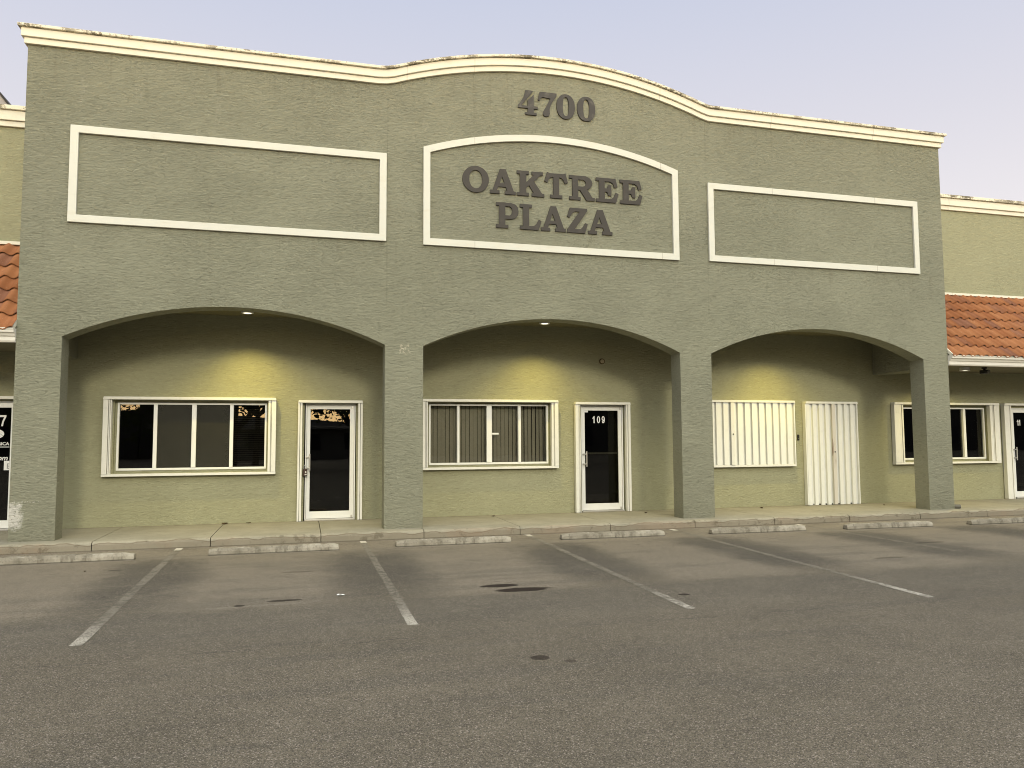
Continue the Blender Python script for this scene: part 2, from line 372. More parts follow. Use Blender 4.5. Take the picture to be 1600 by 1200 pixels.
LINE0, BAY = -6.24, 2.72
def asphalt_mat():
    k = M('asphalt_worn'); o = k.xyz()
    big = k.noise(.55, 5, .6); mid = k.noise(2.6, 5, .65); fine = k.noise(125, 2, .75); vf = k.vor(155, out='Color')
    agg = k.n('ShaderNodeSeparateColor'); k.set(agg.inputs[0], vf)
    col = k.mix(k.step(big, .3, .7), (.144, .122, .086), (.177, .150, .107))
    wfine = k.math('SUBTRACT', k.noise(7, 6, .78), .5); wob = k.math('ADD', k.mul(k.math('SUBTRACT', mid, .5), 1.1), k.mul(wfine, .75)); wob2 = k.mul(k.math('SUBTRACT', big, .5), .9)
    sx = k.math('PINGPONG', k.math('SUBTRACT', o['X'], LINE0), BAY/2)     # 0 on a line, 1.36 mid-stall
    sxw = k.math('ADD', sx, k.math('ADD', k.mul(wob, .5), k.mul(wob2, .6)))
    yw = k.math('ADD', o['Y'], k.math('ADD', k.mul(wob2, .7), k.mul(wob, .45)))
    stall_y = k.mul(k.step(yw, -5.35, -4.75), k.step(o['Y'], -.2, -.5))
    light = k.mul(k.step(sxw, .15, .85), stall_y)
    # dusty, bleached ground where cars do not drip
    col = k.mix(k.mul(light, .85), col, (.272, .230, .168))
    near = k.mul(k.step(yw, -1.75, -1.35), k.step(o['Y'], -.2, -.45))
    col = k.mix(k.mul(near, .7), col, (.290, .248, .184))
    # dark tyre grime either side of the painted lines
    dk = k.mul(k.mul(k.step(sxw, .85, .25), k.step(yw, -5.0, -4.1)), k.step(yw, -1.3, -2.1))
    col = k.mix(k.mul(k.mul(dk, k.step(k.noise(.8, 5, .65, v=k.mapv(loc=(3, 8, 0))), .3, .6, .6, 1.)), .84), col, (.076, .067, .053))
    drv = k.mul(k.step(yw, -5.0, -5.3), k.step(yw, -6.9, -5.9))
    col = k.mix(k.mul(drv, .35), col, (.125, .114, .092))
    # pale drift line at the front of the second stall
    yl = k.math('ADD', o['Y'], k.mul(k.math('SUBTRACT', k.noise(2.2, 3, .6, v=k.mapv(scale=(1, .2, 1))), .5), .25))
    dl = k.mul(k.step(k.math('ABSOLUTE', k.math('ADD', yl, 5.03)), .07, .01), k.mul(k.step(o['X'], -5.5, -5.2), k.step(o['X'], -4.2, -4.5)))
    col = k.mix(k.mul(dl, .5), col, (.32, .28, .215))
    drip = k.mul(k.mul(k.step(k.noise(4.5, 5, .7, v=k.mapv(scale=(.8, 1.3, 1), loc=(2, 1, 0))), .62, .70), stall_y), .55)
    col = k.mix(drip, col, (.075, .064, .048))
    tk = k.noise(1.0, 4, .6, v=k.mapv(scale=(.25, 2.6, 1), loc=(0, 4, 0)))
    col = k.mix(k.mul(k.step(tk, .50, .66), .36), col, (.105, .095, .075))
    hz = k.vor(.42, v=k.vec(k.math('ADD', o['X'], k.mul(wob, 1.2)), k.math('ADD', o['Y'], k.mul(wob, 1.0)), 0), feat='DISTANCE_TO_EDGE')
    col = k.mix(k.mul(k.mul(k.step(hz, .010, .003), k.step(k.noise(.35, 3, .6, v=k.mapv(loc=(7, 7, 0))), .54, .64)), .28), col, (.045, .04, .032))
    # old seam cracks across the lane
    cy_ = k.math('ADD', o['Y'], k.mul(k.math('SUBTRACT', k.noise(1.4, 5, .7, v=k.mapv(scale=(1, .1, 1))), .5), .35))
    ck = k.mul(k.step(k.math('ABSOLUTE', k.math('ADD', cy_, 6.75)), .02, .004), k.step(k.noise(1.1, 3, .6, v=k.mapv(loc=(5, 2, 0))), .44, .56))
    col = k.mix(k.mul(ck, .55), col, (.05, .044, .034))
    mot = k.noise(1.4, 8, .72, v=k.mapv(scale=(.8, 1.2, 1), loc=(11, 3, 0)))
    col = k.mix(k.mul(k.step(mot, .50, .66), .30), col, (.085, .075, .058))
    col = k.mix(k.mul(k.step(mot, .48, .34), .26), col, (.265, .228, .168))
    sm = k.noise(11, 4, .7, v=k.mapv(loc=(1, 6, 0)))
    col = k.mix(k.mul(k.step(sm, .60, .68), .28), col, (.07, .062, .048))
    # aggregate: pale and dark stones
    col = k.mix(k.mul(k.step(fine, .50, .62), .60), col, (.050, .045, .036))
    col = k.mix(k.mul(k.step(fine, .48, .34), .50), col, (.33, .30, .245))
    col = k.mix(k.mul(k.step(agg.outputs[0], .90, .95), .65), col, (.46, .39, .33))
    col = k.mix(k.mul(k.step(agg.outputs[1], .80, .90), .65), col, (.04, .037, .03))
    # oil spots: (x, y, rx, ry)
    wf = k.mul(k.math('SUBTRACT', k.noise(6, 4, .7), .5), .9)
    for (cx, cy, rx, ry, s) in ((-2.30, -4.72, .21, .085, .93), (-2.12, -5.0, .31, .11, .95), (-4.62, -4.86, .16, .05, .8), (-5.05, -5.0, .05, .05, .8), (-2.71, -7.58, .07, .06, .75), (-2.52, -7.72, .045, .04, .5), (-.55, -5.75, .06, .045, .8), (-6.75, -2.3, .09, .03, .6), (3.3, -4.3, .25, .05, .5), (5.0, -3.2, .3, .06, .5), (-4.5, -3.1, .2, .05, .4)):
        dx = k.math('DIVIDE', k.math('SUBTRACT', o['X'], cx), rx); dy = k.math('DIVIDE', k.math('SUBTRACT', o['Y'], cy), ry)
        d = k.math('SQRT', k.math('ADD', k.mul(dx, dx), k.mul(dy, dy)))
        col = k.mix(k.mul(k.step(k.math('ADD', d, wf), 1.2, .85), s), col, (.022, .014, .010))
    h = k.math('ADD', fine, k.mul(agg.outputs[2], .5))
    return k.done(k.principled(col, .88, .22, k.bump(h, .55, .008)))
ASPH = asphalt_mat()

def line_mat():
    k = M('worn_line_paint'); o = k.xyz()       # object y runs 0 at the kerb to -6 at the lane
    n1 = k.noise(14, 5, .75); n2 = k.noise(3, 4, .6); c = k.vor(34, feat='DISTANCE_TO_EDGE')
    fresh = k.step(o['Y'], -.32, -.22)
    old = k.step(o['Y'], -4.8, -6.1)
    cover = k.math('ADD', .82, k.mul(old, .18)); cover = k.math('MAXIMUM', cover, fresh)
    fl = k.step(k.math('ADD', k.mul(n1, .6), k.mul(n2, .4)), .46, .62, 1., .45)
    cover = k.mul(cover, k.math('MAXIMUM', fl, fresh))
    cover = k.mul(cover, k.math('MAXIMUM', k.step(c, .02, .06, .35, 1.), fresh))
    col = k.mix(k.math('MAXIMUM', old, fresh), (.262, .234, .184), (.52, .48, .40))
    tr = k.n('ShaderNodeBsdfTransparent'); mx = k.n('ShaderNodeMixShader')
    k.set(mx.inputs[0], cover); k.t.links.new(tr.outputs[0], mx.inputs[1]); k.t.links.new(k.principled(col, .85, .2), mx.inputs[2])
    return k.done(mx.outputs[0])
LINEM = line_mat()

def tile_mat():
    k = M('clay_roof_tile'); uv = k.n('ShaderNodeUVMap').outputs[0]
    o = k.xyz(uv); fx = k.math('FLOOR', o['X']); fy = k.math('FLOOR', o['Y'])
    wn = k.n('ShaderNodeTexWhiteNoise', noise_dimensions='2D'); k.set(wn.inputs['Vector'], k.vec(fx, fy, 0))
    sc = k.n('ShaderNodeSeparateColor'); k.set(sc.inputs[0], wn.outputs['Color'])
    col = k.mix(sc.outputs[0], (.29, .112, .046), (.39, .172, .076))
    col = k.mix(k.step(sc.outputs[1], .55, .95, 0, .8), col, (.22, .105, .07))
    n = k.noise(7, 5, .7); col = k.mix(k.mul(k.step(n, .5, .75), .5), col, (.22, .095, .055))
    n2 = k.noise(30, 3, .7); col = k.mix(k.mul(k.step(n2, .6, .75), .35), col, (.60, .42, .30))
    return k.done(k.principled(col, .85, .2, k.bump(k.noise(70, 3, .6), .25, .004)))
TILE = tile_mat()

def leaf_mat():
    k = M('tree_leaf'); oi = k.n('ShaderNodeNewGeometry')
    col = k.mix(oi.outputs['Random Per Island'], (.03, .05, .014), (.08, .10, .03))
    d = k.principled(col, .7, .2); t = k.n('ShaderNodeBsdfTranslucent'); k.set(t.inputs[0], (.10, .12, .03))
    mx = k.n('ShaderNodeMixShader'); mx.inputs[0].default_value = .3; k.t.links.new(d, mx.inputs[1]); k.t.links.new(t.outputs[0], mx.inputs[2])
    return k.done(mx.outputs[0])
LEAF = leaf_mat(); BARK = plain('tree_bark', (.10, .08, .06), .9)
DRYLEAF = plain('dry_leaf', (.10, .065, .03), .8)

# ------------------------------------------------------------------ setting
W, W1, P1, P2 = 8.717, 8.089, 2.463, 3.123          # facade half width, pier edges
D = 1.772                                           # rear wall plane
ZC, ZS, RISE = 7.737, 3.134, .555                   # wall top, arch spring, arch rise
DX, APEX = 3.11, 8.292
G = -.14                                            # lot level
PD = .38                                            # pier depth

mb = MB()
mb.add([(-160, -160, G), (160, -160, G), (160, 60, G), (-160, 60, G)], [(0, 1, 2, 3)])
tag(mb.build('asphalt_lot', ASPH), kind='structure')

# sidewalk slabs with open joints and a rounded kerb edge
mb = MB(); JX = [-5.83 + 1.67*i for i in range(-7, 18)]
sec = [(-.335, G-.1), (-.332, -.05), (-.322, -.022), (-.30, -.007), (-.26, 0), (D+.02, 0), (D+.02, G-.1)]
for a, b in zip(JX[:-1], JX[1:]):
    wide = .006 if rnd.random() < .6 else .003
    x0, x1 = a + wide, b - wide; nseg = 14; n = len(sec)
    base = len(mb.v); vs = []
    for i in range(nseg+1):
        x = x0 + (x1-x0)*i/nseg
        jit = (rnd.random()-.5)*.006
        for j, (y, z) in enumerate(sec):
            chip = jit if j in (1, 2, 3) else 0
            vs.append((x, y + chip, z - (abs(chip)*.8 if j in (2, 3) else 0)))
    fs = []
    for i in range(nseg):
        for j in range(n-1): fs.append((i*n+j, (i+1)*n+j, (i+1)*n+j+1, i*n+j+1))
    fs.append(list(range(n))); fs.append([nseg*n+j for j in range(n)][::-1])
    mb.add(vs, fs)
tag(mb.build('sidewalk', WALK), kind='structure')

for i, (x, y1) in enumerate([(-6.24, -6.22), (-3.495, -6.29), (-.76, -6.40), (1.90, -6.63), (4.645, -4.1)]):
    mb = MB(); n = 40; vs = []; x_end = {0: -6.20, 1: -3.49, 2: -.815, 3: 1.785, 4: 4.65}[i]; x_st = {0: -6.265, 1: -3.50, 2: -.71, 3: 2.0, 4: 4.62}[i]
    hw = (.050, .046, .049, .049, .042)[i]; y0 = -.37
    for q in range(n+1):
        t = q/n; xx = x_st + (x_end-x_st)*t; yy = y0 + (y1-y0)*t
        vs += [(xx-hw+(rnd.random()-.5)*.008, yy, G+.004), (xx+hw+(rnd.random()-.5)*.008, yy, G+.004)]
    mb.add([(a, b+.37, c) for a, b, c in vs], [(2*q, 2*q+2, 2*q+3, 2*q+1) for q in range(n)])
    o = mb.build('parking_line', LINEM, loc=(0, -.37, 0)); tag(o, kind='structure')

# ------------------------------------------------------------------ the building
plaza = thing('plaza_building', 'olive green stucco shopping plaza with arched portico, cream cornice and tiled side roofs', 'building')

def arc(xa, xb, zs, rise, n=36):
    h = (xb-xa)/2; c = (xa+xb)/2; r = (h*h+rise*rise)/(2*rise); out = []
    for i in range(n+1):
        a = math.asin(h/r)*(2*i/n-1); out.append((c+r*math.sin(a), zs+rise-r+r*math.cos(a)))
    return out
def parapet(n=48, off=0.0, ext=0.0):
    pts = [(-W-ext, ZC+off)]
    # long straight run broken into pieces so the joints read, soft kink, circular crown
    pts += [(-DX-.16, ZC+off)]
    for x, z in arc(-DX, DX, ZC, APEX-ZC, n):
        if -DX+.12 < x < DX-.05: pts.append((x, z+off))
        elif x <= -DX+.12 and pts[-1][0] < -DX-.1: pts.append((-DX-.02, ZC+.012+off))
    pts += [(DX+.02, ZC+.006+off), (DX+.10, ZC+off), (W+ext, ZC+off)]
    return pts
ZB = -.03
loop = [(-W, ZB), (-W1, ZB)] + arc(-W1, -P2, ZS, RISE) + [(-P2, ZB), (-P1, ZB)] + arc(-P1, P1, ZS, RISE) + [(P1, ZB), (P2, ZB)] + arc(P2, W1, ZS, RISE) + [(W1, ZB), (W, ZB)] + parapet()[::-1]
mb = MB(); mb.prism([loop], 0, PD)
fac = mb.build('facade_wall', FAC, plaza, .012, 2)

mb = MB()                                            # side returns of the portico above the walkway
for s in (-1, 1):
    mb = MB(); a, b = sorted((s*8.32, s*(W-.004))); mb.box(a, b, PD-.002, D+.5, 2.95, ZC-.02)
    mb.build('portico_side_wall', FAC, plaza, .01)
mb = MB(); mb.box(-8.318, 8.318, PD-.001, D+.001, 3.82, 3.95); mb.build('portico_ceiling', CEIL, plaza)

def band(name, mat, z0, z1, pr, back, straight=None, bev=.008):
    m_ = MB()
    if straight is None:
        top = parapet(48, z1, pr); bot = parapet(48, z0, pr)
        n = len(top); vs = []
        for (x, zt), (_, zb) in zip(top, bot): vs += [(x, -pr, zb), (x, -pr, zt), (x, back, zt), (x, back, zb)]
        fs = []
        for i in range(n-1):
            for a, b in ((0, 1), (1, 2), (2, 3), (3, 0)): fs.append((i*4+a, i*4+b, (i+1)*4+b, (i+1)*4+a))
        fs += [(0, 3, 2, 1), ((n-1)*4, (n-1)*4+1, (n-1)*4+2, (n-1)*4+3)]
        m_.add(vs, fs)
    else:
        x0, x1, y = straight; m_.box(x0, x1, y-pr, y+back, z0, z1)
    o = m_.build(name, mat, plaza, bev)
    bm = bmesh.new(); bm.from_mesh(o.data); bmesh.ops.recalc_face_normals(bm, faces=bm.faces); bm.to_mesh(o.data); bm.free()
    return o
band('cornice', CORN, 0, .098, .045, .30)
band('cornice', CORN, .100, .238, .082, .31)
band('cornice_cap', CAPM, .240, .288, .125, .33)

def frame_loop(outer, inner, name='panel_frame', y=-.045):
    m_ = MB(); m_.prism([outer, inner], y, .001); return m_.build(name, TRIM, plaza, .006)
FW = .12
for s in (-1, 1):
    xs = sorted((s*3.1175, s*8.0686)); x0, x1, z0, z1 = xs[0], xs[1], 4.937, 6.496
    frame_loop([(x0, z0), (x1, z0), (x1, z1), (x0, z1)], [(x0+FW, z0+FW), (x1-FW, z0+FW), (x1-FW, z1-FW), (x0+FW, z1-FW)])
B, CB, CT, CR = 2.472, 4.918, 6.677, .425
frame_loop([(-B, CB), (B, CB)] + arc(-B, B, CT, CR)[::-1], [(-B+FW, CB+FW), (B-FW, CB+FW)] + arc(-B+FW, B-FW, CT-.085, CR-.035)[::-1])

# rear wall with real openings: windows (x0, x1, z0, z1) and doors down to the floor
XL, XR = -16.0, 22.0
WIN = {'a': (-7.70, -5.10, .945, 2.235), 'b': (-2.11, .42, .945, 2.235), 'c': (3.28, 6.05, .93, 2.26), 'd': (9.05, 11.56, .93, 2.24)}
DOOR = {'a': (-4.44, -3.48), 'b': (1.085, 2.05), 'c': (6.46, 7.70), 'd': (12.30, 13.26), 'e': (-10.17, -9.218)}
DT = 2.205
outer = [(XL, -.03)]
for k_, (a, b) in sorted(DOOR.items(), key=lambda q: q[1][0]): outer += [(a, -.03), (a, DT), (b, DT), (b, -.03)]
outer += [(XR, -.03), (XR, 7.05), (XL, 7.05)]
holes = [[(a, c), (b, c), (b, d), (a, d)] for a, b, c, d in WIN.values()]
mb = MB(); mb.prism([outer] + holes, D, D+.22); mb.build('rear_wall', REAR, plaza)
mb = MB(); mb.box(XL, XR, D+.24, 14, 6.3, 6.45); mb.build('roof', ROOFM, plaza)
mb = MB()                                           # dim rooms behind the glass
x0, x1, y0, y1, z0, z1 = XL, XR, D+.222, D+5, -.01, 3.0
mb.add([(x0,y0,z0),(x1,y0,z0),(x1,y1,z0),(x0,y1,z0),(x0,y0,z1),(x1,y0,z1),(x1,y1,z1),(x0,y1,z1)], [(0,1,2,3),(4,7,6,5),(2,6,7,3),(1,5,6,2),(0,3,7,4)])
mb.build('dark_interior', DARKROOM, plaza)

# side wings: cornice, mansard tiles, gutter, soffit
for s, xa, xb in ((-1, XL, -W), (1, W, XR)):
    st = (xa+.003 if s > 0 else xa, xb if s > 0 else xb-.003, D)
    band('wing_cornice', CORN, 7.03, 7.13, .045, .25, st); band('wing_cornice', CORN, 7.132, 7.31, .082, .26, st); band('wing_cornice_cap', CAPM, 7.312, 7.39, .125, .28, st)
    # tiles
    m_ = MB(); E0 = Vector((0, -.08, 3.215)); E1 = Vector((0, D+.01, 4.93)); sl = (E1-E0); sd_ = sl.normalized(); nn = Vector((0, -sd_.z, sd_.y))
    rows = 7; rl = sl.length/rows; tw = .232; dxs = tw/8
    ncol = int((xb-xa)/dxs)
    def prof(x):
        t = (x/tw) % 1.0
        return .046*math.sin(math.pi*t/.62) if t < .62 else -.016*math.sin(math.pi*(t-.62)/.38)
    for r_ in range(rows):
        lo = E0 + sd_*(rl*r_ - (.03 if r_ else .05)); hi = E0 + sd_*(rl*(r_+1)+.05)
        base = len(m_.v); vs = []; fs = []
        for c_ in range(ncol+1):
            x = xa + (xb-xa)*c_/ncol; xp = x + .0*r_; p = prof(xp); jj = math.sin(int(xp/tw+1000)*12.9+r_*7.7)*.010
            a = lo + sd_*jj + nn*(p+.050); b = hi + nn*(p*.92+.004); a2 = lo + sd_*jj + nn*(p+.033)
            vs += [(x, a2.y, a2.z), (x, a.y, a.z), (x, b.y, b.z)]
            for q in range(3): m_.uv[base+c_*3+q] = ((xp/tw)+200.0, r_+.5)
        for c_ in range(ncol):
            fs += [(c_*3, (c_+1)*3, (c_+1)*3+1, c_*3+1), (c_*3+1, (c_+1)*3+1, (c_+1)*3+2, c_*3+2)]
        m_.add(vs, fs, True)
    # fix uv so each face lies inside one tile
    o = m_.build('tile_roof', TILE, plaza)
    uvl = o.data.uv_layers[0]
    for pl in o.data.polygons:
        us = [uvl.data[li].uv[0] for li in pl.loop_indices]; mn = min(us)+.02
        for li in pl.loop_indices: uvl.data[li].uv[0] = mn
    # closed under-deck
    m_ = MB(); m_.add([(xa, -.06, 3.19), (xb, -.06, 3.19), (xb, D, 4.90), (xa, D, 4.90)], [(0, 1, 2, 3)]); m_.build('roof_deck', SOFF, plaza)
    m_ = MB(); m_.box(xa, xb, D-.05, D+.002, 4.93, 4.985); m_.build('flashing', CORN, plaza); m_ = MB()
    e_ = (W+.001, W+.028) if s > 0 else (-W-.028, -W-.001)
    m_.add([(e_[0], -.11, 3.26), (e_[1], -.11, 3.26), (e_[1], D, 5.0), (e_[0], D, 5.0), (e_[0], -.11, 3.18), (e_[1], -.11, 3.18), (e_[1], D, 4.9), (e_[0], D, 4.9)], [(0,1,2,3),(4,7,6,5),(0,4,5,1),(1,5,6,2),(3,2,6,7),(0,3,7,4)])
    m_.build('flashing', CORN, plaza)
    m_ = MB(); sec = [(.06, 3.02), (-.02, 3.02), (-.035, 3.045), (-.035, 3.10), (-.06, 3.115), (-.075, 3.15), (-.115, 3.165), (-.12, 3.205), (-.135, 3.21), (-.135, 3.228), (-.11, 3.228), (.06, 3.228)]
    n = len(sec); m_.add([(x, y, z) for x in (xa, xb) for y, z in sec], [(i, (i+1) % n, n+(i+1) % n, n+i) for i in range(n)] + [list(range(n))[::-1], [n+i for i in range(n)]])
    g = m_.build('gutter', SEALT, plaza)
    bm = bmesh.new(); bm.from_mesh(g.data); bmesh.ops.recalc_face_normals(bm, faces=bm.faces); bm.to_mesh(g.data); bm.free()
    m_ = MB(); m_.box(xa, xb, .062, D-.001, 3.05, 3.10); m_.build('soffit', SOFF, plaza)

# ---------------- windows (parts of the building)
def window(name, fx0, fx1, fz0, fz1, mull, screens=(), jamb=.033):
    y = D+.045
    f = MB(); f.box(fx0, fx1, y, y+.07, fz1-jamb, fz1); f.box(fx0, fx1, y, y+.07, fz0, fz0+jamb+.006)
    f.box(fx0, fx0+jamb, y, y+.07, fz0+jamb+.006, fz1-jamb); f.box(fx1-jamb, fx1, y, y+.07, fz0+jamb+.006, fz1-jamb)
    fr = f.build('window', FRAME, plaza, .003)
    for xm, wd in mull:
        m_ = MB(); m_.box(xm-wd/2, xm+wd/2, y-.012, y+.068, fz0+jamb+.007, fz1-jamb-.001); m_.build('mullion', FRAME, fr, .003)
    edges = [fx0+jamb] + [q for xm, wd in mull for q in (xm-wd/2, xm+wd/2)] + [fx1-jamb]
    for i in range(0, len(edges), 2):
        p = MB(); p.box(edges[i]-.004, edges[i+1]+.004, y+.04, y+.046, fz0+jamb, fz1-jamb+.004); p.build('pane', GLASS if name != 'blind' else CLEAR, fr)
        if i//2 in screens:
            q = MB(); q.add([(edges[i], y+.012, fz0+jamb), (edges[i+1], y+.012, fz0+jamb), (edges[i+1], y+.012, fz1-jamb), (edges[i], y+.012, fz1-jamb)], [(0, 1, 2, 3)]); q.build('insect_screen', SCREEN, fr)
            for zz in (fz0+jamb+.13, fz1-jamb-.16):
                xx = edges[i+1]-.018 if i//2 == 1 else edges[i]+.002
                h = MB(); h.box(xx, xx+.016, y-.004, y+.011, zz, zz+.022); h.build('screen_clip', RUBBER, fr)
    # sill of the opening in front of the frame
    return fr
wa = window('screened', -7.66, -5.122, .983, 2.197, [(-7.032, .063), (-6.383, .078), (-5.738, .062)], (1, 2))
wb = window('blind', -2.072, .39, 1.005, 2.212, [(-1.484, .046), (-.853, .105), (-.22, .054)])
wd_ = window('plain', 9.12, 11.533, .975, 2.205, [(9.75, .07), (10.33, .10), (10.92, .07)])
# plaster return between the opening and the frame
for (o_, f_, p_) in (((-7.70, -5.10, .945, 2.235), (-7.66, -5.122, .983, 2.197), wa), ((-2.11, .42, .945, 2.235), (-2.072, .39, 1.005, 2.212), wb), ((9.05, 11.56, .93, 2.24), (9.12, 11.533, .975, 2.205), wd_)):
    q_ = lambda a, e: [(a[0]+e, a[2]+e), (a[1]-e, a[2]+e), (a[1]-e, a[3]-e), (a[0]+e, a[3]-e)]
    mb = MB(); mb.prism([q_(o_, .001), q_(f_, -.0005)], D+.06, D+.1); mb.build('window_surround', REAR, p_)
mb = MB()
x = -2.04; i = 0
while x < .36:                                     # vertical blind, slats slightly unequal
    a = R(12 + 5*math.sin(i*1.7) + (9 if x > -.2 else 0)); hw = .0405
    cx, cy = x+.04, D+.23
    mb.add([(cx-hw*math.cos(a), cy-hw*math.sin(a), .96), (cx+hw*math.cos(a), cy+hw*math.sin(a), .96), (cx+hw*math.cos(a), cy+hw*math.sin(a), 2.23), (cx-hw*math.cos(a), cy-hw*math.sin(a), 2.23)], [(0, 1, 2, 3)])
    x += .082 + .004*math.sin(i*2.3); i += 1
mb.build('vertical_blind', VBLIND, wb)
mb = MB(); mb.box(-.80, -.66, D+.088-.06, D+.088-.054, 1.60, 1.635); mb.build('sticker', WHITETX, wb)
mb = MB()
for i in range(30):
    z = 1.03 + i*.04; mb.add([(-5.70, D+.20, z), (-5.13, D+.20, z), (-5.13, D+.225, z+.026), (-5.70, D+.225, z+.026)], [(0, 1, 2, 3)])
mb.build('slat_blind', HBLIND, wa)

# ---------------- doors
def text_mesh(body, size, x, z, y, mat, parent, name, bold=0.0, shear=0.0, ext=.0015, align='LEFT'):
    cu = bpy.data.curves.new('tmp', 'FONT'); cu.body = body; cu.size = size; cu.offset = bold; cu.shear = shear; cu.extrude = ext; cu.align_x = align; cu.resolution_u = 4
    ob = bpy.data.objects.new('tmp', cu); COL.objects.link(ob)
    bpy.context.view_layer.update()
    me = bpy.data.meshes.new_from_object(ob.evaluated_get(bpy.context.evaluated_depsgraph_get()))
    bpy.data.objects.remove(ob); bpy.data.curves.remove(cu)
    me.transform(Matrix.Translation((x, y, z)) @ Matrix.Rotation(R(90), 4, 'X'))
    me.name = name; me.materials.clear(); me.materials.append(mat)
    o = bpy.data.objects.new(name, me); COL.objects.link(o); o.parent = parent; return o

def door(x0, x1, handle_x, bar=False):
    y = D+.04; st = .075
    f = MB(); f.prism([[(x0, 0), (x0+.022, 0), (x0+.022, 2.182), (x1-.022, 2.182), (x1-.022, 0), (x1, 0), (x1, DT-.002), (x0, DT-.002)]], y-.02, y+.09)
    dr = f.build('door', FRAME, plaza, .003)
    l = MB(); a, b = x0+.026, x1-.026
    l.prism([[(a, .035), (b, .035), (b, 2.178), (a, 2.178)], [(a+st-.012, .168), (b-st-.0, .168), (b-st, 2.094), (a+st-.012, 2.094)]], y, y+.05)
    l.build('door_leaf', FRAME, dr, .004)
    g = MB(); g.box(a+st-.016, b-st+.004, y+.022, y+.028, .164, 2.098); g.build('glass', GLASS, dr)
    t = MB(); t.box(x0, x1, D-.03, D+.12, .0005, .03); t.build('threshold', STEEL, dr, .004)
    hd = MB(); hd.tube([(handle_x, y-.055, .93), (handle_x, y-.055, 1.25)], .013); hd.cyl((handle_x-.06, y, 1.19), (handle_x-.06, y-.055, 1.19), .014); hd.cyl((handle_x-.06, y, .985), (handle_x-.06, y-.055, .985), .014)
    hd.tube([(handle_x-.06, y-.055, 1.19), (handle_x, y-.055, 1.19)], .012); hd.tube([(handle_x-.06, y-.055, .985), (handle_x, y-.055, .985)], .012)
    hd.build('handle', STEEL, dr)
    p = MB(); p.box(b-.05, b-.018, y-.016, y, 2.11, 2.165); p.build('pivot', STEEL, dr, .003); p = MB(); p.box(b-.05, b-.02, y-.016, y, .04, .09); p.build('pivot', STEEL, dr, .003)
    if bar:
        q = MB(); q.box(a+st, b-st, y+.075, y+.10, 1.185, 1.222); q.build('push_bar', STEEL, dr)
    return dr
da = door(-4.42, -3.495, -4.335)
db = door(1.10, 2.035, 1.205, True)
mb = MB(); mb.box(1.152, 1.262, D+.034, D+.039, 2.055, 2.092); mb.build('sticker', WHITETX, db)
dd = door(12.325, 13.25, 12.41)
de = door(-10.15, -9.222, -10.06)
mb = MB(); mb.prism([[(-9.565+.14*math.cos(t*math.pi/16), 1.642+.085*math.sin(t*math.pi/16)) for t in range(32)]], D+.058, D+.0605); em = mb.build('round_emblem', WHITETX, de)
for k_ in range(3):
    mb = MB(); mb.tube([(-9.565+.04*k_+.10*math.sin(t*.25), D+.0575, 1.70-.03*k_-.05*t/3) for t in range(-1, 3)], .004, 6); mb.build('emblem_line', GREYTX, de)
text_mesh('ERICA', .075, -9.345, 1.448, D+.0605, WHITETX, de, 'door_lettering', .002, 0, .0015, 'RIGHT')
mb = MB(); mb.box(-10.14, -9.338, D+.057, D+.0605, 1.405, 1.428); mb.build('door_stripe', GREYTX, de)
text_mesh('om', .12, -9.36, 1.19, D+.0605, WHITETX, de, 'door_lettering', .002, .25, .0015, 'RIGHT')
mb = MB(); mb.box(-9.41, -9.33, D+.057, D+.0605, 1.02, 1.18); cd = mb.build('door_notice', WHITETX, de)
text_mesh('E', .13, -9.372, 1.045, D+.0555, GREYTX, cd, 'door_lettering', .001)

def sans(ch, x, z, h, parent, name='unit_number', mat=None, ital=0):
    mat = mat or WHITETX; w_ = .52*h; y = D+.0585; m_ = MB()
    P = lambda l: [(x+(a*w_)+ital*b*h, z+b*h) for a, b in l]
    el = lambda cx, cz, rx, rz, n=28: [(cx+rx*math.cos(2*math.pi*i/n), cz+rz*math.sin(2*math.pi*i/n)) for i in range(n)]
    if ch == '1': m_.prism([P([(.40, 0), (.72, 0), (.72, 1), (.47, 1), (.33, .85), (.08, .74), (.08, .58), (.40, .70)])], y, y+.002)
    elif ch == '0': m_.prism([P(el(.5, .5, .48, .51)), P(el(.5, .5, .20, .36))], y, y+.002)
    elif ch == '7': m_.prism([P([(.22, 0), (.52, 0), (.62, .38), (.98, .86), (.98, 1), (.02, 1), (.02, .82), (.66, .82), (.40, .48)])], y, y+.002)
    elif ch == '9':
        m_.prism([P(el(.48, .66, .46, .345)), P(el(.46, .66, .19, .19))], y, y+.002)
        m_.prism([P([(.94, .66), (.95, .48), (.90, .25), (.78, .08), (.60, 0), (.40, -.01), (.18, .06), (.06, .24), (.33, .27), (.38, .17), (.50, .16), (.60, .24), (.66, .42), (.67, .60)])], y-.0004, y+.0016)
    return m_.build(name, mat, parent)
for q, (ch, xx) in enumerate((('1', 1.362), ('0', 1.466), ('9', 1.573))): sans(ch, xx, 1.832, .145, db)
for ch, xx in (('1', 12.527), ('1', 12.585)): sans(ch, xx, 1.775, .145, dd)
sans('7', -9.50, 1.775, .19, de)
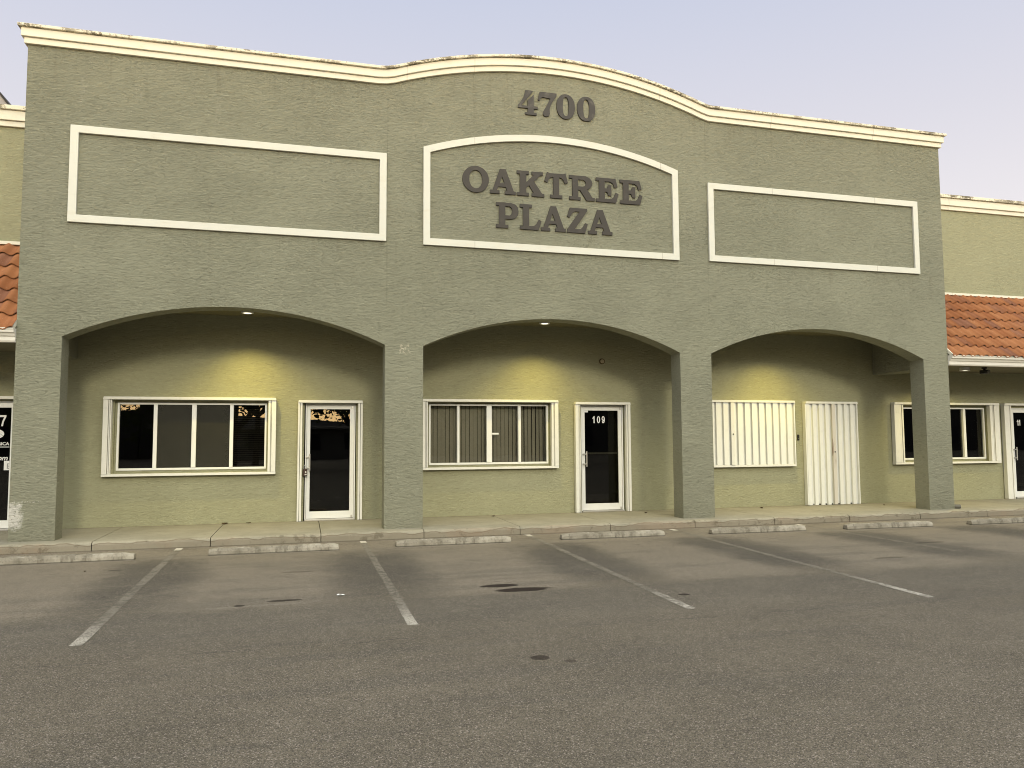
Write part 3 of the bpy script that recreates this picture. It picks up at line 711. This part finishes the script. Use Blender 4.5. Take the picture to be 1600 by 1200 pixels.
# ---------------- storm shutters (accordion, screwed to the wall): things
SY0, SY1 = D-.125, D-.004
def shutter(label, x0, x1, z0, z1, lstack, rstack, closed=False, door_=False, grp=None):
    t = thing('storm_shutter', label, 'shutter', ((x0+x1)/2, D, z0), grp); cx = t.location.x
    def bld(m_, n_, mat=ALU, bev=.004): 
        m_.v = [(a-cx, b-D, c-z0) for a, b, c in m_.v]; return m_.build(n_, mat, t, bev)
    hz = z1-.05
    m_ = MB(); m_.prism([[(x0, hz), (x1, hz), (x1-.012, z1), (x0+.012, z1)]], SY0-.01, SY1)
    for v in range(4): pass
    bld(m_, 'top_track')
    if not door_:
        m_ = MB(); m_.box(x0, x1, SY0+.01, SY1, z0, z0+.045); bld(m_, 'bottom_track')
    zl = z0+.046 if not door_ else z0+.004; zh = hz-.002
    def zig(xa, xb, n, amp, name, mat, skew=.5, y_mid=None):
        ym = (SY0+SY1)/2-.02 if y_mid is None else y_mid
        pts = []
        w_ = (xb-xa)/n
        for i in range(n):
            pts += [(xa+w_*i, ym-amp), (xa+w_*(i+skew*.92), ym-amp*.8), (xa+w_*(i+skew), ym+amp), (xa+w_*(i+.94), ym+amp*.6)]
        pts.append((xb, ym-amp)); m2 = MB()
        th = .007; k_ = len(pts)
        vs = [(x, y, z) for z in (zl, zh) for x, y in pts] + [(x, y+th, z) for z in (zl, zh) for x, y in pts]
        fs = [(i, i+1, k_+i+1, k_+i) for i in range(k_-1)] + [(2*k_+i+1, 2*k_+i, 3*k_+i, 3*k_+i+1) for i in range(k_-1)]
        fs += [(i+1, i, 2*k_+i, 2*k_+i+1) for i in range(k_-1)] + [(k_+i, k_+i+1, 3*k_+i+1, 3*k_+i) for i in range(k_-1)]
        m2.add(vs, fs); return bld(m2, name, mat, 0)
    if closed:
        n = max(5, round((x1-x0-.06)/.172))
        zig(x0+.03, x1-.03, n, .030, 'blade_panel', CREAM, .58 if door_ else .74)
        m_ = MB(); m_.box(x0, x0+.028, SY0+.012, SY1, zl, zh); bld(m_, 'end_post', CREAM); m_ = MB(); m_.box(x1-.028, x1, SY0+.012, SY1, zl, zh); bld(m_, 'end_post', CREAM)
        xm = x0+.03 + (x1-x0-.06)/n*(round(n*.56)+.15)
        if not door_: xm = x0+.03 + (x1-x0-.06)/n*(round(n*.46)+.15)
        m_ = MB(); m_.box(xm-.035, xm+.05, SY0-.012, SY0+.03, zl+.002, zh-.002); bld(m_, 'lock_rail', RUSTY if door_ else ALU, .004)
        m_ = MB(); zz = z0+(z1-z0)*(.51 if door_ else .49); m_.cyl((xm+.01, SY0-.011, zz), (xm+.01, SY0-.02, zz), .016); bld(m_, 'lock', BLACK, 0)
        if door_:
            for i in range(4):
                m_ = MB(); xa = x0+.17+i*.30; m_.box(xa, xa+.20, SY0+.05, SY1-.02, z0+.002, z0+.03); bld(m_, 'floor_guide', BLACK, .002)
    else:
        for (a, b, d_) in ((x0, x0+lstack, 1), (x1-rstack, x1, -1)):
            if b-a > .1:
                # folded leaves: a broad front leaf and narrow ridges behind it
                m_ = MB(); w_ = b-a
                xs = [a+.004, a+w_*.62, a+w_*.66, a+w_*.80, a+w_*.84, b-.002] if d_ > 0 else [a+.002, a+w_*.30, a+w_*.34, a+w_*.40, a+w_*.44, b-.004]
                for q in range(3):
                    m_ = MB(); m_.box(xs[2*q], xs[2*q+1], SY0+((.004, .016, .008) if d_ > 0 else (.014, .016, .004))[q], SY1-.01, zl, zh); bld(m_, 'folded_blade', ALU)
            else:
                m_ = MB(); w_ = b-a
                m_.box(a+.002, a+w_*.44, SY0+.006, SY1-.01, zl, zh); bld(m_, 'folded_blade', ALU); m_ = MB(); m_.box(a+w_*.52, b-.002, SY0+.016, SY1-.01, zl, zh); bld(m_, 'folded_blade', ALU)
    return t
GS = 'storm shutters along the shopfronts'
shutter('open white storm shutter around the dark screened window in the left arch', -7.862, -4.945, .885, 2.294, .142, .145, grp=GS)
shutter('open white storm shutter framing the door with the dangling lock box', -4.56, -3.366, .002, 2.257, .083, .088, door_=True, grp=GS)
shutter('open white storm shutter around the window with vertical blinds', -2.25, .566, .915, 2.298, .135, .148, grp=GS)
shutter('open white storm shutter framing the door numbered 109', .925, 2.155, .002, 2.262, .115, .10, door_=True, grp=GS)
shutter('closed corrugated cream storm shutter covering a window in the right arch', 3.25, 6.122, .875, 2.330, 0, 0, True, grp=GS)
shutter('closed corrugated cream storm shutter covering a doorway, with rust streaks by its lock', 6.385, 7.768, .002, 2.316, 0, 0, True, True, grp=GS)
shutter('open white storm shutter around the window behind the far right pier', 8.765, 11.815, .875, 2.316, .262, .275, grp=GS)
shutter('open cream storm shutter at the door beside the right edge, numbered 11', 11.965, 13.55, .002, 2.312, .22, .20, door_=True, grp=GS)
shutter('open white storm shutter over the lettered door beside the left pier', -10.29, -9.07, .002, 2.285, .1, .1, door_=True, grp=GS)

# ---------------- lettering
LET = {
 'A': (1.04, [[(0,0),(.38,0),(.38,.13),(.28,.13),(.335,.28),(.635,.28),(.685,.13),(.60,.13),(.60,0),(1.04,0),(1.04,.13),(.955,.13),(.63,1),(.40,1),(.10,.13),(0,.13)], [(.385,.42),(.585,.42),(.485,.70)]]),
 'K': (1.12, [[(0,0),(.49,0),(.49,.13),(.38,.13),(.38,.33),(.50,.43),(.68,.13),(.61,.13),(.61,0),(1.12,0),(1.12,.13),(1.03,.13),(.70,.60),(.97,.87),(1.07,.87),(1.07,1),(.61,1),(.61,.87),(.69,.87),(.38,.55),(.38,.87),(.49,.87),(.49,1),(0,1),(0,.87),(.12,.87),(.12,.13),(0,.13)]]),
 'T': (.98, [[(.24,0),(.74,0),(.74,.13),(.61,.13),(.61,.85),(.72,.83),(.80,.74),(.85,.61),(.98,.66),(.88,1.04),(.77,1.0),(.22,1.0),(.12,1.04),(0,.66),(.13,.61),(.18,.74),(.26,.83),(.37,.85),(.37,.13),(.24,.13)]]),
 'R': (1.07, [[(0,0),(.47,0),(.47,.13),(.37,.13),(.37,.42),(.46,.40),(.72,0),(1.07,0),(1.07,.13),(.97,.13),(.75,.46),(.88,.52),(.95,.62),(.97,.72),(.94,.84),(.84,.94),(.68,1),(0,1),(0,.87),(.13,.87),(.13,.13),(0,.13)], [(.37,.56),(.56,.56),(.66,.60),(.71,.70),(.66,.80),(.56,.84),(.37,.84)]]),
 'E': (.97, [[(0,0),(.86,0),(.97,.38),(.85,.42),(.77,.25),(.66,.15),(.37,.14),(.37,.43),(.48,.42),(.53,.28),(.66,.28),(.66,.72),(.53,.72),(.48,.58),(.37,.57),(.37,.86),(.63,.86),(.74,.78),(.80,.62),(.93,.66),(.84,1),(0,1),(0,.87),(.13,.87),(.13,.13),(0,.13)]]),
 'P': (.91, [[(0,0),(.49,0),(.49,.13),(.37,.13),(.37,.36),(.62,.36),(.78,.41),(.88,.52),(.91,.68),(.88,.84),(.78,.95),(.60,1),(0,1),(0,.87),(.12,.87),(.12,.13),(0,.13)], [(.37,.50),(.54,.50),(.63,.57),(.66,.68),(.63,.80),(.54,.86),(.37,.86)]]),
 'L': (.88, [[(0,0),(.76,0),(.88,.37),(.77,.42),(.68,.26),(.57,.16),(.37,.14),(.37,.87),(.49,.87),(.49,1),(0,1),(0,.87),(.12,.87),(.12,.13),(0,.13)]]),
 'Z': (.87, [[(0,0),(.76,0),(.87,.38),(.76,.42),(.67,.26),(.56,.16),(.32,.15),(.85,.90),(.85,1),(.12,1),(0,.64),(.11,.60),(.22,.78),(.33,.86),(.52,.86),(0,.12)]]),
 '4': (.82, [[(0,.26),(.40,.26),(.40,.10),(.30,.09),(.30,0),(.77,0),(.77,.09),(.65,.10),(.65,.26),(.82,.26),(.82,.36),(.65,.36),(.65,.84),(.40,.60),(.40,.36),(.14,.36),(.60,.95),(.62,1),(.31,1),(.22,.68),(0,.36)]]),
 '7': (.78, [[(0,.66),(.06,.62),(.13,.75),(.20,.79),(.52,.76),(.33,.40),(.22,.2),(.2,.1),(.25,.02),(.35,0),(.45,.03),(.49,.12),(.48,.32),(.57,.58),(.78,.88),(.78,1),(.10,1),(.06,.97)]]),
}
def ell(cx, cz, rx, rz, n=36, p=1.0):
    return [(cx+rx*math.copysign(abs(math.cos(2*math.pi*i/n))**p, math.cos(2*math.pi*i/n)), cz+rz*math.copysign(abs(math.sin(2*math.pi*i/n))**p, math.sin(2*math.pi*i/n))) for i in range(n)]
LET['O'] = (1.045, [ell(.5225, .5, .5225, .525, 40), ell(.5225, .5, .262, .365, 32)])
LET['0'] = (.78, [ell(.39, .5, .39, .515, 40, .92), ell(.39, .5, .13, .395, 28, .8)])
def letter(ch, x0, x1, z0, h, parent, mat, off=.045, thick=.03):
    w_, loops = LET[ch]; sx = (x1-x0)/w_
    m_ = MB(); m_.prism([[(x0+a*sx-parent.location.x, z0+b*h-parent.location.z) for a, b in l] for l in loops], -off-parent.location.y, -off+thick-parent.location.y)
    o = m_.build('letter' if ch.isalpha() else 'digit', mat, parent)
    # stand-off studs reaching the wall
    return o
sg = thing('plaza_sign', 'raised bronze slab letters reading OAKTREE PLAZA inside the arched white frame', 'sign', (0, 0, 5.3))
for ch, a, b in (('O', -1.769, -1.283), ('A', -1.262, -.779), ('K', -.757, -.236), ('T', -.232, .226), ('R', .253, .757), ('E', .785, 1.237), ('E', 1.269, 1.729)): letter(ch, a, b, 5.944, .463, sg, LETTER, .028, .029)
for ch, a, b in (('P', -1.151, -.73), ('L', -.702, -.294), ('A', -.302, .178), ('Z', .204, .608), ('A', .618, 1.101)): letter(ch, a, b, 5.318, .468, sg, LETTER, .028, .029)
an = thing('address_number', 'raised dark bronze street number 4700 high under the curved cornice', 'sign', (0, 0, 7.4))
for ch, a, b in (('4', -.725, -.348), ('7', -.342, .02), ('0', .021, .380), ('0', .427, .788)): letter(ch, a, b, 7.476, .462, an, DIGIT, .028, .029)

# ---------------- downlights: the lamps the photo shows lit
def emit(name, c, s):
    k = M(name); e = k.n('ShaderNodeEmission'); e.inputs[0].default_value = (*c, 1); e.inputs[1].default_value = s; return k.done(e.outputs[0])
LENS = emit('lamp_lens', (1, .93, .70), 3.0)
def downlight(x, y, z, label, power=210, cone=120):
    t = thing('downlight', label, 'lamp', (x, y, z), 'ceiling downlights along the walkway')
    m_ = MB(); n = 24
    vs = [(r*math.cos(2*math.pi*i/n), r*math.sin(2*math.pi*i/n), zz) for r, zz in ((.105, .0), (.105, -.012), (.075, -.014), (.075, -.002)) for i in range(n)]
    m_.add(vs, [(j*n+i, j*n+(i+1) % n, (j+1)*n+(i+1) % n, (j+1)*n+i) for j in range(3) for i in range(n)], True); m_.build('trim_ring', FRAME, t)
    m_ = MB(); m_.cyl((0, 0, 0), (0, 0, .06), .1, n=24); m_.build('can', FRAME, t)
    m_ = MB(); m_.add([(.075*math.cos(2*math.pi*i/n), .075*math.sin(2*math.pi*i/n), -.006) for i in range(n)], [list(range(n))[::-1]]); m_.build('lens', LENS, t)
    ld = bpy.data.lights.new('downlight_beam', 'SPOT'); lo = bpy.data.objects.new('downlight_beam', ld); COL.objects.link(lo); lo.parent = t; lo.location = (0, 0, -.02)
    ld.energy = power; ld.color = (1.0, .80, .20); ld.spot_size = R(cone); ld.spot_blend = .8; ld.shadow_soft_size = .05
    return t
downlight(-5.44, .95, 3.759, 'lit round downlight in the ceiling of the left arch')
downlight(.06, .95, 3.759, 'lit round downlight in the ceiling of the middle arch', 175)
downlight(5.43, .80, 3.80, 'lit round downlight behind the arch over the closed window shutter', 235)
downlight(9.78, .62, 2.989, 'lit round downlight in the low soffit right of the portico', 150, 150)

# ---------------- small fixtures
t = thing('soffit_camera', 'small dark boxy fixture hanging from the soffit under the right tiled roof', 'fixture', (10.22, .52, 3.05))
m_ = MB(); m_.cyl((0, 0, 0), (0, 0, -.03), .055); m_.build('mount_plate', BLACK, t)
m_ = MB(); m_.cyl((0, 0, -.03), (0, -.0, -.07), .025); m_.box(-.06, .06, -.10, .08, -.14, -.06); m_.build('body', BLACK, t, .012)
m_ = MB(); m_.cyl((0, -.10, -.10), (0, -.115, -.10), .032); m_.build('lens_ring', PVC, t)
t = thing('wall_vent_cap', 'small round tan cap high on the middle rear wall', 'cap', (1.57, D, 3.125))
m_ = MB(); m_.cyl((0, .0, 0), (0, -.035, 0), .062, .058, 24); m_.build('rim', plain('cap_rim', (.10, .075, .035), .7), t)
m_ = MB(); m_.cyl((0, -.034, 0), (0, -.046, 0), .044, .036, 24); m_.build('cover', plain('cap_cover', (.46, .39, .25), .6), t)
t = thing('door_buzzer', 'small black entry keypad on the wall between the two closed shutters', 'keypad', (6.257, D, 1.51))
m_ = MB(); m_.box(-.022, .022, -.028, .002, -.066, .066); m_.build('body', BLACK, t, .006)
m_ = MB(); m_.cyl((0, -.027, -.025), (0, -.032, -.025), .012); m_.build('button', PVC, t)
t = thing('lock_box', 'dark brown key lock box hanging on the left arch door handle', 'lock box', (-4.418, D-.05, .837))
m_ = MB(); m_.box(-.042, .042, -.045, .02, 0, .135); m_.build('body', BROWNPL, t, .008)
m_ = MB(); m_.tube([(-.02, -.01, .134), (-.02, -.01, .19), (-.008, -.01, .205), (.012, -.01, .205), (.022, -.01, .19), (.022, -.01, .134)], .006, 8); m_.build('shackle', STEEL, t)
m_ = MB(); m_.cyl((.012, -.044, .078), (.012, -.056, .078), .015, n=18); m_.box(-.006, .030, -.050, -.044, .02, .044); m_.build('dial', STEEL, t)
t = thing('drain_pipe', 'short grey drain pipe lying at the foot of the far right pier', 'pipe', (W, .12, .045))
m_ = MB(); n = 18
for r0, r1, xa, xb in ((.045, .045, -.01, .20), (.036, .036, .20, .02)):
    vs = [(x, r*math.cos(2*math.pi*i/n), r*math.sin(2*math.pi*i/n)) for x, r in ((xa, r0), (xb, r1)) for i in range(n)]
    m_.add(vs, [(i, (i+1) % n, n+(i+1) % n, n+i) for i in range(n)], True)
vs = [(.20, r*math.cos(2*math.pi*i/n), r*math.sin(2*math.pi*i/n)) for r in (.045, .036) for i in range(n)]
m_.add(vs, [(i, (i+1) % n, n+(i+1) % n, n+i) for i in range(n)]); m_.build('pipe_body', PVC, t)
m_ = MB(); m_.cyl((.02, 0, 0), (.03, 0, 0), .035); m_.build('pipe_bore', BLACK, t)
t.rotation_euler = (0, 0, R(-20))
t = thing('roof_hood', 'grey sheet metal hood with sloping side above the left wing parapet', 'vent hood', (-11.35, 5.0, 6.45))
m_ = MB(); m_.prism([[(-.75, 0), (.98, 0), (.98, 1.92), (.60, 2.42), (-.55, 2.42), (-.75, 1.9)]], -.3, .5); m_.build('hood', plain('galvanised', (.33, .31, .30), .5), t, .01)
m_ = MB(); m_.add([(.605, -.33, 2.44), (1.0, -.33, 1.92), (1.0, .53, 1.92), (.605, .53, 2.44), (.575, -.33, 2.42), (.965, -.33, 1.90), (.965, .53, 1.90), (.575, .53, 2.42)], [(0,1,2,3),(4,7,6,5),(0,4,5,1),(1,5,6,2),(2,6,7,3),(3,7,4,0)]); m_.build('edge_trim', BLACK, t)

# ---------------- wheel stops
def stop_mesh(seed):
    r = random.Random(seed); L_, n = 1.83, 26; sec = [(-.078, 0), (-.070, .055), (-.048, .098), (.048, .098), (.070, .055), (.078, 0)]; k_ = len(sec)
    vs = []; fs = []
    for i in range(n+1):
        t = i/n; x = -L_/2 + L_*t; e = min(t, 1-t)*L_
        sh = .80 if e < .001 else (.95 if e < .09 else 1.0)
        for j, (y, z) in enumerate(sec):
            c = (r.random()-.5)*.008 + (-.014*r.random() if r.random() < .14 and j in (1, 2, 3, 4) else 0)
            vs.append((x + (r.random()-.5)*.004, y*(.92 if e < .001 else 1) + c*.6, max(0, z*sh + (c if z > 0 else 0))))
    for i in range(n):
        for j in range(k_-1): fs.append((i*k_+j, (i+1)*k_+j, (i+1)*k_+j+1, i*k_+j+1))
    fs += [list(range(k_)), [n*k_+j for j in range(k_)][::-1]]
    return vs, fs
SP = [(-7.62, -1.36, .6, 'weathered concrete wheel stop cut off by the left edge, first from the left'),
      (-4.835, -1.24, .4, 'weathered concrete wheel stop in front of the left arch door, second from the left'),
      (-2.14, -1.17, .3, 'pale concrete wheel stop just right of the second pier, below the blinds window'),
      (.555, -1.15, -.6, 'concrete wheel stop with chipped lower edge in front of the door numbered 109'),
      (3.24, -1.24, -1.2, 'concrete wheel stop below the closed window shutter, right of the third pier'),
      (5.865, -1.36, -1.0, 'concrete wheel stop in front of the closed door shutter, before the last pier'),
      (8.56, -1.40, -.5, 'concrete wheel stop furthest right, cut off by the right edge')]
for i, (x, y, a, lab) in enumerate(SP):
    vs, fs = stop_mesh(i+3); m_ = MB(); m_.add(vs, fs)
    o = m_.build('wheel_stop', STOP, None, .006, 1, (x, y, G)); o.rotation_euler = (0, 0, R(a)); tag(o, lab, 'wheel stop', 'wheel stops along the kerb')
    bm = bmesh.new(); bm.from_mesh(o.data); bmesh.ops.recalc_face_normals(bm, faces=bm.faces); bm.to_mesh(o.data); bm.free()

# ---------------- litter
def leaf_thing(name, label, cat, loc, size, mat, seed, grp=None):
    r = random.Random(seed); m_ = MB()
    pts = [(-1, 0), (-.5, .33), (.1, .42), (.6, .25), (1, 0), (.6, -.3), (.1, -.38), (-.5, -.28)]
    a = r.random()*6.28; ca, sa = math.cos(a), math.sin(a)
    ring = [((x*ca-y*sa)*size, (x*sa+y*ca)*size, size*(.12+.5*abs(y)+.2*r.random())) for x, y in pts]
    vs = [(0, 0, .006)] + ring + [(x, y, z-.003) for x, y, z in ring] + [(0, 0, .002)]
    n = len(ring)
    m_.add(vs, [(0, 1+i, 1+(i+1) % n) for i in range(n)] + [(2*n+1, n+1+(i+1) % n, n+1+i) for i in range(n)] + [(1+i, n+1+i, n+1+(i+1) % n, 1+(i+1) % n) for i in range(n)])
    o = m_.build(name, mat, None, 0, 1, loc); return tag(o, label, cat, grp)
GL = 'dry leaves scattered on the pavement'
leaf_thing('fallen_leaf', 'curled dry leaf on the sidewalk joint below the screened window', 'leaf', (-5.80, 1.62, 0), .075, DRYLEAF, 1, GL)
leaf_thing('fallen_leaf', 'dry leaf against the wall just right of the sidewalk joint, left arch', 'leaf', (-5.40, 1.68, 0), .05, DRYLEAF, 2, GL)
leaf_thing('fallen_leaf', 'dry leaf on the sidewalk below the window with vertical blinds', 'leaf', (-.85, 1.50, 0), .07, DRYLEAF, 3, GL)
leaf_thing('fallen_leaf', 'dark dry leaf on the sidewalk below the closed window shutter', 'leaf', (5.05, 1.42, 0), .06, DRYLEAF, 4, GL)
leaf_thing('fallen_leaf', 'small dry leaf on the sidewalk right of the closed door shutter', 'leaf', (8.0, 1.2, 0), .05, DRYLEAF, 5, GL)
leaf_thing('fallen_leaf', 'small dry leaf on the sidewalk right of the door numbered 109', 'leaf', (2.25, 1.2, 0), .05, DRYLEAF, 6, GL)
leaf_thing('fallen_leaf', 'crumpled dark leaf on the asphalt left of the first parking line', 'leaf', (-7.1, -2.3, G), .03, DRYLEAF, 8, GL)
leaf_thing('paper_scrap', 'crumpled white paper scrap on the asphalt left of the second parking line', 'litter', (-4.05, -4.78, G), .045, WHITETX, 9)

# ---------------- what stands behind the camera and shows in the glass: trees and a low building, plus added oaks that block low light
def tree(x, y, h, cr_, label, seed, n=2600, base=2.2, leaf=.09):
    r = random.Random(seed); t = thing('oak_tree', label, 'tree', (x, y, G), 'trees across the lot mirrored in the glass')
    m_ = MB(); m_.cyl((0, 0, 0), (.1, 0, base), .22, .16, 10); tips = []
    for i in range(9):
        a = 6.28*i/9 + r.random(); e = .5+r.random()*.8; p0 = Vector((.1, 0, base)); p1 = p0 + Vector((math.cos(a)*cr_*.55, math.sin(a)*cr_*.55, (h-base)*.5*e)); p2 = p1 + Vector((math.cos(a+.3)*cr_*.4, math.sin(a+.3)*cr_*.4, (h-base)*.22*e))
        m_.cyl(p0, p1, .11, .06, 7); m_.cyl(p1, p2, .06, .02, 6); tips += [p1, p2]
    m_.build('trunk', BARK, t)
    m_ = MB(); cl = []
    for i in range(46):
        q = r.choice(tips); cl.append((q + Vector((r.gauss(0, .6), r.gauss(0, .6), r.gauss(0, .45))), .35+r.random()*.5))
    for i in range(n):
        c, rad = r.choice(cl); p = c + Vector((r.gauss(0, 1), r.gauss(0, 1), r.gauss(0, .8)))*rad*.75
        a = Vector((r.gauss(0, 1), r.gauss(0, 1), r.gauss(0, 1))).normalized(); b = a.orthogonal().normalized(); s_ = leaf*(1+r.random())
        m_.add([p-a*s_, p+b*s_*.55, p+a*s_, p-b*s_*.55], [(0, 1, 2, 3)])
    m_.build('crown', LEAF, t); return t
tree(-11.0, -27, 5.6, 3.0, 'leafy tree mirrored in the leftmost pane of the screened window', 11, 1500, 1.3)
tree(-1.2, -38, 6.5, 3.4, 'leafy tree mirrored at the upper right of the left door glass', 12, 3000, 2.4)
tree(3.5, -26, 6.0, 3.2, 'leafy tree mirrored in the window with vertical blinds', 13, 2600)
tree(-8.6, -33, 6.0, 2.8, 'thin tree mirrored between the screened window and the left door', 14, 1800)
tree(-24, -36, 8, 4.5, 'broad tree mirrored beyond the left end of the plaza', 15, 2600)
tree(14, -34, 7, 4, 'tree across the lot mirrored towards the right windows', 16, 2400)
tree(30, -38, 8, 4.5, 'tall tree across the lot mirrored in the far right window', 17, 2400)
for i, (x, y) in enumerate(((-46, -33), (-36, -31), (-32, -34), (-25, -36), (-7.5, -37), (3, -36), (13, -33), (23, -35), (33, -32), (44, -34))):  # unseen oak row added to cut low sky light and darken the arch recesses
    tree(x, y, 9.2 + (i*37 % 5)*.2, 5.4, ('tall canopy oak added to block low light, beyond the left end of the plaza', 'tall canopy oak added to block low light, second of the row from the left', 'tall canopy oak added to block low light, left of the screened window reflection', 'tall canopy oak added to block low light, over the leaves in the leftmost window pane', 'tall canopy oak added to block low light, over the sunset gap in the left door glass', 'tall canopy oak added to block low light, across from the blinds window', 'tall canopy oak added to block low light, across from the door numbered 109', 'tall canopy oak added to block low light, across from the closed window shutter', 'tall canopy oak added to block low light, across from the far right pier', 'tall canopy oak added to block low light, last of the row on the right')[i], 30+i, 2600, 3.3, .2)
ob = thing('low_building', 'low dark building across the lot mirrored in the left door glass', 'building', (-6, -52, G))
m_ = MB(); m_.box(-10, 9, -8, 0, 0, 2.75); m_.build('wall', plain('far_wall', (.20, .19, .16), .9), ob)
m_ = MB(); m_.add([(-11, .6, 2.6), (10, .6, 2.6), (10, -4, 3.1), (-11, -4, 4.2), (10, -9, 2.6), (-11, -9, 2.6)], [(0, 1, 2, 3), (3, 2, 4, 5), (0, 3, 5), (1, 4, 2), (0, 5, 4, 1)]); m_.build('roof', plain('far_roof', (.06, .055, .05), .9), ob)
FARWIN = plain('far_window', (.03, .03, .035), .3)
for i in range(4):
    m_ = MB(); m_.box(-7+i*4, -5+i*4, -.05, .03, .9, 2.2); m_.build('window', FARWIN, ob)
for xa, xb, h, lab in ((-26.0, -19.05, 4.1, 'low dark shed across the lot mirrored at the foot of the leftmost pane'), (-75, -26.05, 7.5, 'tall dark block across the lot mirrored beyond the left window edge'), (-19.0, -11.5, 6.6, 'tall narrow dark block across the lot mirrored in the screened window'), (3.2, 120, 7.0, 'long dark block across the lot mirrored in the right hand windows')):
    ob = thing('warehouse_building', lab, 'building', ((xa+xb)/2, -60, G)); hw = (xb-xa)/2
    m_ = MB(); m_.box(-hw, hw, -12, 0, 0, h); m_.build('wall', plain('block_wall', (.10, .095, .08), .9), ob, .05)
    m_ = MB(); m_.box(-hw-.3, hw+.3, -12.3, .3, h, h+.35); m_.build('roof', plain('block_roof', (.07, .065, .06), .9), ob, .05)
    for i in range(int(hw/4)):
        m_ = MB(); m_.box(-hw+3+i*8, -hw+6+i*8, -.05, .04, 1.0, 3.0); m_.build('window', FARWIN, ob)
